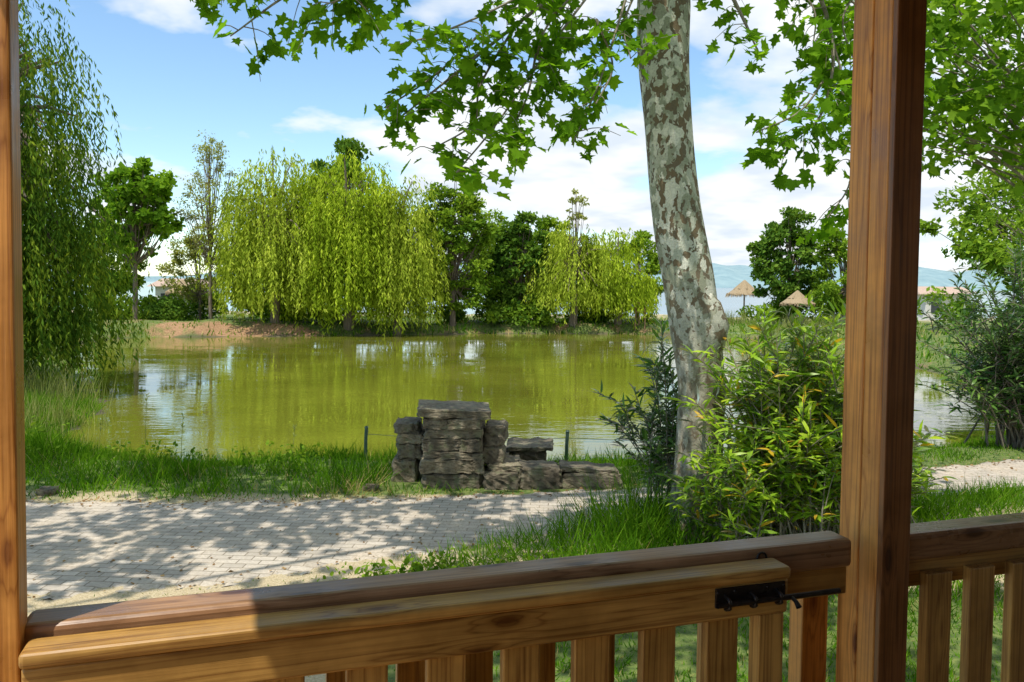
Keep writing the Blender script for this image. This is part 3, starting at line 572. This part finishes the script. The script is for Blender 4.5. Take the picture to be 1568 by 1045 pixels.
def stone(mb,x0,x1,y0,y1,z0,z1,rough=.03,n=7):
    u=np.linspace(-1,1,n); u=np.sign(u)*np.abs(u)**.7; V=[];F=[];idx={}
    def key(p): return tuple(np.round(p,4))
    for ax in range(3):
        for sgn in (-1,1):
            grid=np.zeros((n,n),int)
            for i,a in enumerate(u):
                for j,b in enumerate(u):
                    p=[0,0,0]; p[ax]=sgn; p[(ax+1)%3]=a; p[(ax+2)%3]=b; kk=key(p)
                    if kk not in idx: idx[kk]=len(V); V.append(p)
                    grid[i,j]=idx[kk]
            for i in range(n-1):
                for j in range(n-1):
                    f=[grid[i,j],grid[i+1,j],grid[i+1,j+1],grid[i,j+1]]
                    F.append(f if sgn>0 else f[::-1])
    V=np.array(V,float); nrm=V/np.linalg.norm(V,axis=1)[:,None]
    h=np.array([(x1-x0)/2,(y1-y0)/2,(z1-z0)/2]); 
    e=(np.abs(V)>.99).sum(1); W=V*h; rad=min(h)*.34; W-=np.sign(V)*(np.abs(V)>.99)*((e>=2)[:,None])*rad*np.where(e==3,.7,.45)[:,None]*rng.uniform(.3,1.6,size=(len(V),1))
    ph=rng.random(6)*6; f=3.2/ max(.2,h.max()); 
    W+=nrm*[1,1,.6]*(rough*(np.sin(W[:,0]*f*2+ph[0])*np.cos(W[:,2]*f*2+ph[1])+.7*np.sin(W[:,0]*f*4+W[:,1]*f*4+ph[2])+.6*np.cos(W[:,2]*f*4+W[:,0]*f*3+ph[3])))[:,None]+rng.normal(size=W.shape)*rough*.25
    W[:,2]+=W[:,0]*rng.normal()*.03
    a=rng.normal()*.05; ca,sa=math.cos(a),math.sin(a); W=np.stack([W[:,0]*ca-W[:,1]*sa,W[:,0]*sa+W[:,1]*ca,W[:,2]],-1)
    mb.add(W+[(x0+x1)/2,(y0+y1)/2,(z0+z1)/2],F)
M_stone=stonemat(); mb=MB(); z=-.06
stone(mb,-1.06,-.42,10.12,10.8,-.06,.9,.004,5)   # rubble core behind the facing stones
hs_=(.25,.18,.09,.17,.12,.14,.11)
for i,h in enumerate(hs_):
    cuts={0:[-1.13,-.36],1:[-1.16,-.5,-.34],2:[-1.1,-.36],3:[-1.14,-.62,-.35],4:[-1.1,-.36],5:[-1.13,-.8,-.36],6:[-1.22,-.28]}[i]
    for a,b_ in zip(cuts[:-1],cuts[1:]): 
        o=rng.normal()*.03; stone(mb,a+.001,b_-.001,10.0+o,10.85+o,z-.002,z+h+.002,.016,11)
    z+=h
for x0,x1,y0,hs in ((-1.5,-1.17,10.3,(.36,.20,.14,.13)),(-.33,-.05,10.2,(.3,.26,.26))):
    z=-.06
    for h in hs: o=rng.normal()*.025; stone(mb,x0+o,x1+o,y0,y0+.55,z-.002,z+h+.002,.016,9); z+=h
for x0,x1,y0,y1,z0,z1 in ((-.34,.12,9.95,10.4,-.06,.2),(.1,.64,10.0,10.5,-.06,.27),(.64,1.42,10.05,10.5,-.06,.19),(-.32,.12,10.1,10.75,.20,.28),(.66,1.36,10.1,10.5,.19,.25),(.0,.5,11.0,11.5,.0,.3),(-.05,.6,10.9,11.6,.3,.35),(-.3,0,10.7,11.1,-.06,.28)):
    stone(mb,x0,x1,y0,y1,z0,z1,.015,11)
mb.build('stone_pillar_and_wall',[M_stone],False)
mb=MB()
for x,y,s in ((-5.6,9.55,.12),(-7.2,14.1,.14),(-1.75,9.9,.1)):
    z=float(gz(x,y)[0]); stone(mb,x-s,x+s,y-s*.8,y+s*.8,z-s*.5,z+s*.6,.02,6)
mb.build('shore_rocks',[M_stone],True)

M_pin=simplemat('green_painted_pin',(.03,.07,.05),(.07,.12,.09),20,.5,.1)
mb=MB(); pins=[(-2.2,12.0),(.83,11.7),(3.4,12.3),(6.2,13.3),(9.3,14.8)]; tops=[]
for x,y in pins:
    z=float(gz(x,y)[0]); tube(mb,[(x,y,z-.1),(x,y,z+.3),(x+.01,y,z+.5)],[.028,.026,.026],0,8); tube(mb,[(x+.01,y,z+.5),(x+.01,y,z+.52)],[.034,.02],0,8); tops.append((x,y,z+.4))
for a,b_ in zip(tops[:-1],tops[1:]):
    a=np.array(a);b_=np.array(b_); tube(mb,spline([a,(a+b_)/2-[0,0,.06],b_],5),np.full(11,.004),0,4)
mb.build('wire_fence',[M_pin])

M_straw=simplemat('straw_thatch',(.22,.16,.09),(.45,.35,.22),14,.95,.8,(4,4,.6)); M_pole=simplemat('pole_wood',(.2,.12,.06),(.38,.24,.13),8,.8,.3)
def parasol(x,y,s=1.0):
    z=float(gz(x,y)[0]); z=max(z,-.6); mb=MB(); tube(mb,[(x,y,z-.2),(x,y,z+2.7*s)],[.06,.05],1,8)
    for rt,rb,zt,zb in ((.05,.75,2.95,2.35),(.5,1.25,2.5,1.95)):
        seg=40; th=np.arange(seg)*2*math.pi/seg; rj=rb*s*(1+.06*rng.normal(size=seg)); zj=z+zb*s-.08*rng.random(seg)*s
        V=np.concatenate([np.stack([x+rt*s*np.cos(th),y+rt*s*np.sin(th),np.full(seg,z+zt*s)],-1),np.stack([x+rj*np.cos(th),y+rj*np.sin(th),zj],-1)])
        mb.add(V,[(i,(i+1)%seg,seg+(i+1)%seg,seg+i) for i in range(seg)],0)
    k_=260; th=rng.random(k_)*6.283; r=1.2*s; p=np.stack([x+r*np.cos(th),y+r*np.sin(th),np.full(k_,z+2.02*s)],-1)
    mb.tmpl(RH,RHF,p,frames(np.stack([np.cos(th)*.4,np.sin(th)*.4,-np.ones(k_)],-1),rnd(k_)),np.stack([np.full(k_,.05),rng.uniform(.2,.4,k_)*s,np.full(k_,.1)],-1),0)
    mb.build('thatched_parasol',[M_straw,M_pole],False)
parasol(16.6,57); parasol(17.9,50,.8); parasol(14.0,60,.9); parasol(-24,58,.9)
mb=MB()
for x,y in ((7.9,50.9),(8.5,50.9),(8.2,51.4)):
    z=float(gz(x,y)[0]); tube(mb,[(x,y,z-.2),(x,y,z+1.6)],[.05,.045],0,7)
tube(mb,[(7.85,50.86,1.5),(8.55,50.86,1.5)],[.03,.03],0,6); tube(mb,[(7.85,50.86,.9),(8.55,50.86,.9)],[.03,.03],0,6)
mb.build('sapling_stakes',[M_pole])

def box(name,parent,c,size,mat,rotz=0,bev=.004,roty=0):
    import bmesh
    bm=bmesh.new(); bmesh.ops.create_cube(bm,size=1); bmesh.ops.scale(bm,vec=size,verts=bm.verts)
    bmesh.ops.bevel(bm,geom=bm.edges[:],offset=bev,segments=3,affect='EDGES',profile=.5)
    me=bpy.data.meshes.new(name); bm.to_mesh(me); bm.free(); me.materials.append(mat)
    o=bpy.data.objects.new(name,me); sc.collection.objects.link(o); o.location=c; o.rotation_euler=(0,roty,rotz); o.parent=parent
    for p_ in me.polygons: p_.use_smooth=False
    return o
def empty(name):
    o=bpy.data.objects.new(name,None); sc.collection.objects.link(o); return o
M_white=simplemat('white_render',(.6,.6,.58),(.7,.7,.68),4,.8,.1); M_tile=simplemat('roof_tile',(.35,.25,.2),(.5,.38,.3),9,.9,.3)
M_glass=simplemat('window_dark',(.03,.04,.05),(.06,.07,.08),3,.15,0)
def hut(hx,hy):
    H=empty('beach_hut')
    box('walls',H,(hx,hy,.9),(3.6,3,2.6),M_white,.1,.02)
    mb=MB(); V=[(hx-2.2,hy-1.9,2.15),(hx+2.2,hy-1.9,2.25),(hx+2.2,hy+1.9,2.25),(hx-2.2,hy+1.9,2.15),(hx-1.9,hy,2.75),(hx+1.9,hy,2.75)]
    mb.add(V,[(0,1,5,4),(2,3,4,5)]); mb.add(V,[(0,4,3),(1,2,5)]); mb.add(V,[(3,2,1,0)]); mb.build('roof',[M_tile],False,H)
    for dx in (-1.,1.): box('window',H,(hx+dx+.15,hy-1.5+.1*dx,1.2),(.8,.08,.9),M_glass,.1,.01)
hut(33.0,62); hut(-24.5,60)

# ---------------------------------------------------------------- porch
ang=math.atan2(.302,.953); U=np.array([.953,.302,0]); Vv=np.array([-.302,.953,0]); P0=np.array([-.9,1.47,0])
def L(t,v,z): p=P0+U*t+Vv*v; return (p[0],p[1],z)
R_=empty('porch_railing')
box('top_rail',R_,L(.93,.045,1.912),(1.90,.09,.075),M_railX,ang,.014)
box('sub_rail',R_,L(.93,.045,1.835),(1.90,.045,.075),M_woodX,ang)
box('bottom_rail',R_,L(.93,.045,1.13),(1.90,.05,.09),M_woodX,ang)
box('top_rail_far',R_,L(2.76,.035,1.912),(1.44,.09,.075),M_railX,ang,.014)
box('sub_rail_far',R_,L(2.76,.035,1.835),(1.44,.045,.075),M_woodX,ang)
box('bottom_rail_far',R_,L(2.76,.035,1.13),(1.44,.05,.09),M_woodX,ang)
for i,t in enumerate(np.arange(.12,1.80,.155)): box('baluster_%d'%i,R_,L(t,.082,1.46),(.07,.026,.78),M_woodZ,ang)
for i,t in enumerate(np.arange(2.15,3.4,.15)): box('baluster_far_%d'%i,R_,L(t,-.003,1.45),(.085,.03,.78),M_woodZ,ang)
G=empty('porch_gate')
box('gate_top_board',G,L(.815,-.045,1.915),(1.63,.075,.03),M_woodX,ang,.009)
box('gate_top_rail',G,L(.815,-.05,1.857),(1.625,.045,.084),M_woodX,ang,.006)
box('gate_bottom_rail',G,L(.815,-.05,1.15),(1.625,.045,.09),M_woodX,ang,.005)
for i,t in enumerate(np.arange(.12,1.62,.168)): box('gate_slat_%d'%i,G,L(t,-.035,1.46),(.085,.03,.79),M_woodZ,ang)
box('gate_stile',G,L(1.585,-.050,1.51),(.07,.04,.61),M_woodZ,ang)
box('bolt_plate',G,L(1.52,-.076,1.872),(.19,.006,.045),M_metal,ang,.001)
mb=MB(); tube(mb,[L(1.42,-.093,1.862),L(1.60,-.093,1.862),L(1.76,-.093,1.862)],[.0065]*3,0,12)
for t in (1.45,1.52,1.59):
    th=np.linspace(0,math.pi,9); pts=[tuple(np.array(L(t,-.079-.022*math.sin(a),1.862+.015*math.cos(a)))) for a in th]; tube(mb,pts,[.005]*9,0,6)
tube(mb,[L(1.62,-.093,1.862),L(1.62,-.112,1.858),L(1.62,-.124,1.848)],[.005,.005,.007],0,10)
for t in (1.43,1.475,1.565,1.61):
    for dz in (.014,-.014): tube(mb,[L(t,-.078,1.872+dz),L(t,-.082,1.872+dz)],[.004,.002],0,8)
mb.build('bolt_rod',[M_metal],True,G)
mb=MB(); th=np.linspace(0,2*math.pi,17); tube(mb,[tuple(np.array(L(1.60+.014*math.cos(a),-.004,1.925+.016*math.sin(a)))) for a in th],[.003]*17,0,6); mb.build('ring_hasp',[M_metal],True,R_)
Pp=empty('porch_post')
box('post_shade_front',Pp,L(1.980,-.030,2.25),(.090,.018,2.5),M_postShade,ang,.003)  # thin front layer that carries the painted shade
box('post_middle',Pp,L(1.978,.012,2.25),(.086,.066,2.5),M_postZ,ang,.006)
box('post_back',Pp,L(1.976,.084,2.25),(.082,.076,2.5),M_postZ,ang,.006)
box('post_base_batten',Pp,L(1.885,.175,1.42),(.085,.06,.84),M_postZ,ang,.005)
Pq=empty('porch_post')
box('post_front',Pq,L(-.066,-.005,2.25),(.115,.06,2.5),M_postZ,ang,.005)
box('post_back',Pq,L(-.079,.060,2.25),(.108,.066,2.5),M_postZ,ang,.005)
D=empty('porch_deck')
for i in range(20): box('deck_board_%d'%i,D,L(2.6,.06-i*.147,.985),(7.6,.14,.028),M_woodX,ang,.003)
box('deck_fascia',D,L(2.6,.15,.88),(7.6,.03,.2),M_woodX,ang)
for t in (-1,1.4,3.9,6.2): box('deck_pier',D,L(t,-.3,.48),(.14,.14,.96),M_woodZ,ang)
Rf=empty('porch_roof')  # unseen roof, stretched to the right to keep light off the post front
for i in range(25): box('roof_board_%d'%i,Rf,L(3.12,.2-i*.12,3.72),(6.75,.117,.022),M_clad,ang,.002)
box('roof_beam',Rf,L(3.12,.04,3.65),(6.7,.09,.10),M_clad,ang)
W_=empty('cabin_wall_blocker')  # unseen wall with door, added behind the camera to darken the porch fronts
for i in range(20): box('cladding_%d'%i,W_,L(2.8,-2.45,.98+i*.138),(7.4,.03,.136),M_clad,ang,.004)
box('door',W_,L(1.3,-2.40,2.0),(.9,.05,2.0),M_woodZ,ang,.006); box('door_glass',W_,L(1.3,-2.365,2.35),(.6,.012,1.0),M_glass,ang,.002)

# ---------------------------------------------------------------- sun, sky, camera
S=Vector((HZ[0]*math.cos(EL),HZ[1]*math.cos(EL),math.sin(EL)))
ld=bpy.data.lights.new('sun','SUN'); ld.energy=5.0; ld.angle=math.radians(.5); ld.color=(1,.94,.83); lo=bpy.data.objects.new('sun',ld); sc.collection.objects.link(lo)
lo.rotation_euler=S.to_track_quat('Z','Y').to_euler(); lo.location=(-10,-6,20)
w=bpy.data.worlds.new('World'); sc.world=w; w.use_nodes=True; nt=w.node_tree; nt.nodes.clear(); l=nt.links
sky=N(nt,'ShaderNodeTexSky'); sky.sky_type='NISHITA'; sky.sun_disc=False; sky.sun_elevation=EL; sky.sun_rotation=math.atan2(HZ[0],HZ[1]); sky.air_density=1.0; sky.dust_density=.1; sky.ozone_density=2.0
tc=N(nt,'ShaderNodeTexCoord'); sp=N(nt,'ShaderNodeSeparateXYZ'); l.new(tc.outputs['Generated'],sp.inputs[0])
az=N(nt,'ShaderNodeMath',operation='ADD'); az.inputs[1].default_value=.22; mxz=N(nt,'ShaderNodeMath',operation='MAXIMUM'); mxz.inputs[1].default_value=0; l.new(sp.outputs[2],mxz.inputs[0]); l.new(mxz.outputs[0],az.inputs[0])
dv=N(nt,'ShaderNodeVectorMath',operation='DIVIDE'); cb=N(nt,'ShaderNodeCombineXYZ'); 
for i in range(3): l.new(az.outputs[0],cb.inputs[i])
l.new(tc.outputs['Generated'],dv.inputs[0]); l.new(cb.outputs[0],dv.inputs[1])
mp=mapping(nt,dv.outputs[0],(1,1,1)); mp.inputs['Location'].default_value=(3.1,1.2,0)
cn_=noise(nt,mp.outputs[0],1.3,6,.52); cn_.inputs['Distortion'].default_value=.1
bias=N(nt,'ShaderNodeMath',operation='MULTIPLY_ADD'); l.new(sp.outputs[0],bias.inputs[0]); bias.inputs[1].default_value=.26; l.new(cn_.outputs['Fac'],bias.inputs[2])
cr=ramp(nt,[(0.445,(0,0,0)),(0.485,(.6,.6,.6)),(0.54,(1,1,1))]); l.new(bias.outputs[0],cr.inputs[0])
c2=noise(nt,mp.outputs[0],3.2,3,.6); cc_=ramp(nt,[(0.38,(6.6,7.4,8.3)),(0.58,(8.8,9.0,9.1))]); l.new(c2.outputs['Fac'],cc_.inputs[0])
lift=mix(nt,1.0,sky.outputs[0],(1.6,1.75,1.75),'MULTIPLY')
sk=mix(nt,cr.outputs[0],lift.outputs[2],cc_.outputs[0])
bg=N(nt,'ShaderNodeBackground'); bg.inputs['Strength'].default_value=.12; l.new(sk.outputs[2],bg.inputs['Color']); wo=N(nt,'ShaderNodeOutputWorld'); l.new(bg.outputs[0],wo.inputs[0])
cd=bpy.data.cameras.new('camera'); cd.lens=28; cd.sensor_width=36; cd.clip_end=9000; cd.clip_start=.05; cd.shift_y=-.023
co=bpy.data.objects.new('camera',cd); sc.collection.objects.link(co)
co.matrix_world=Matrix.Translation((0,0,2.6))@Matrix.Rotation(math.radians(90-2.4),4,'X')@Matrix.Rotation(math.radians(.6),4,'Z')
sc.camera=co
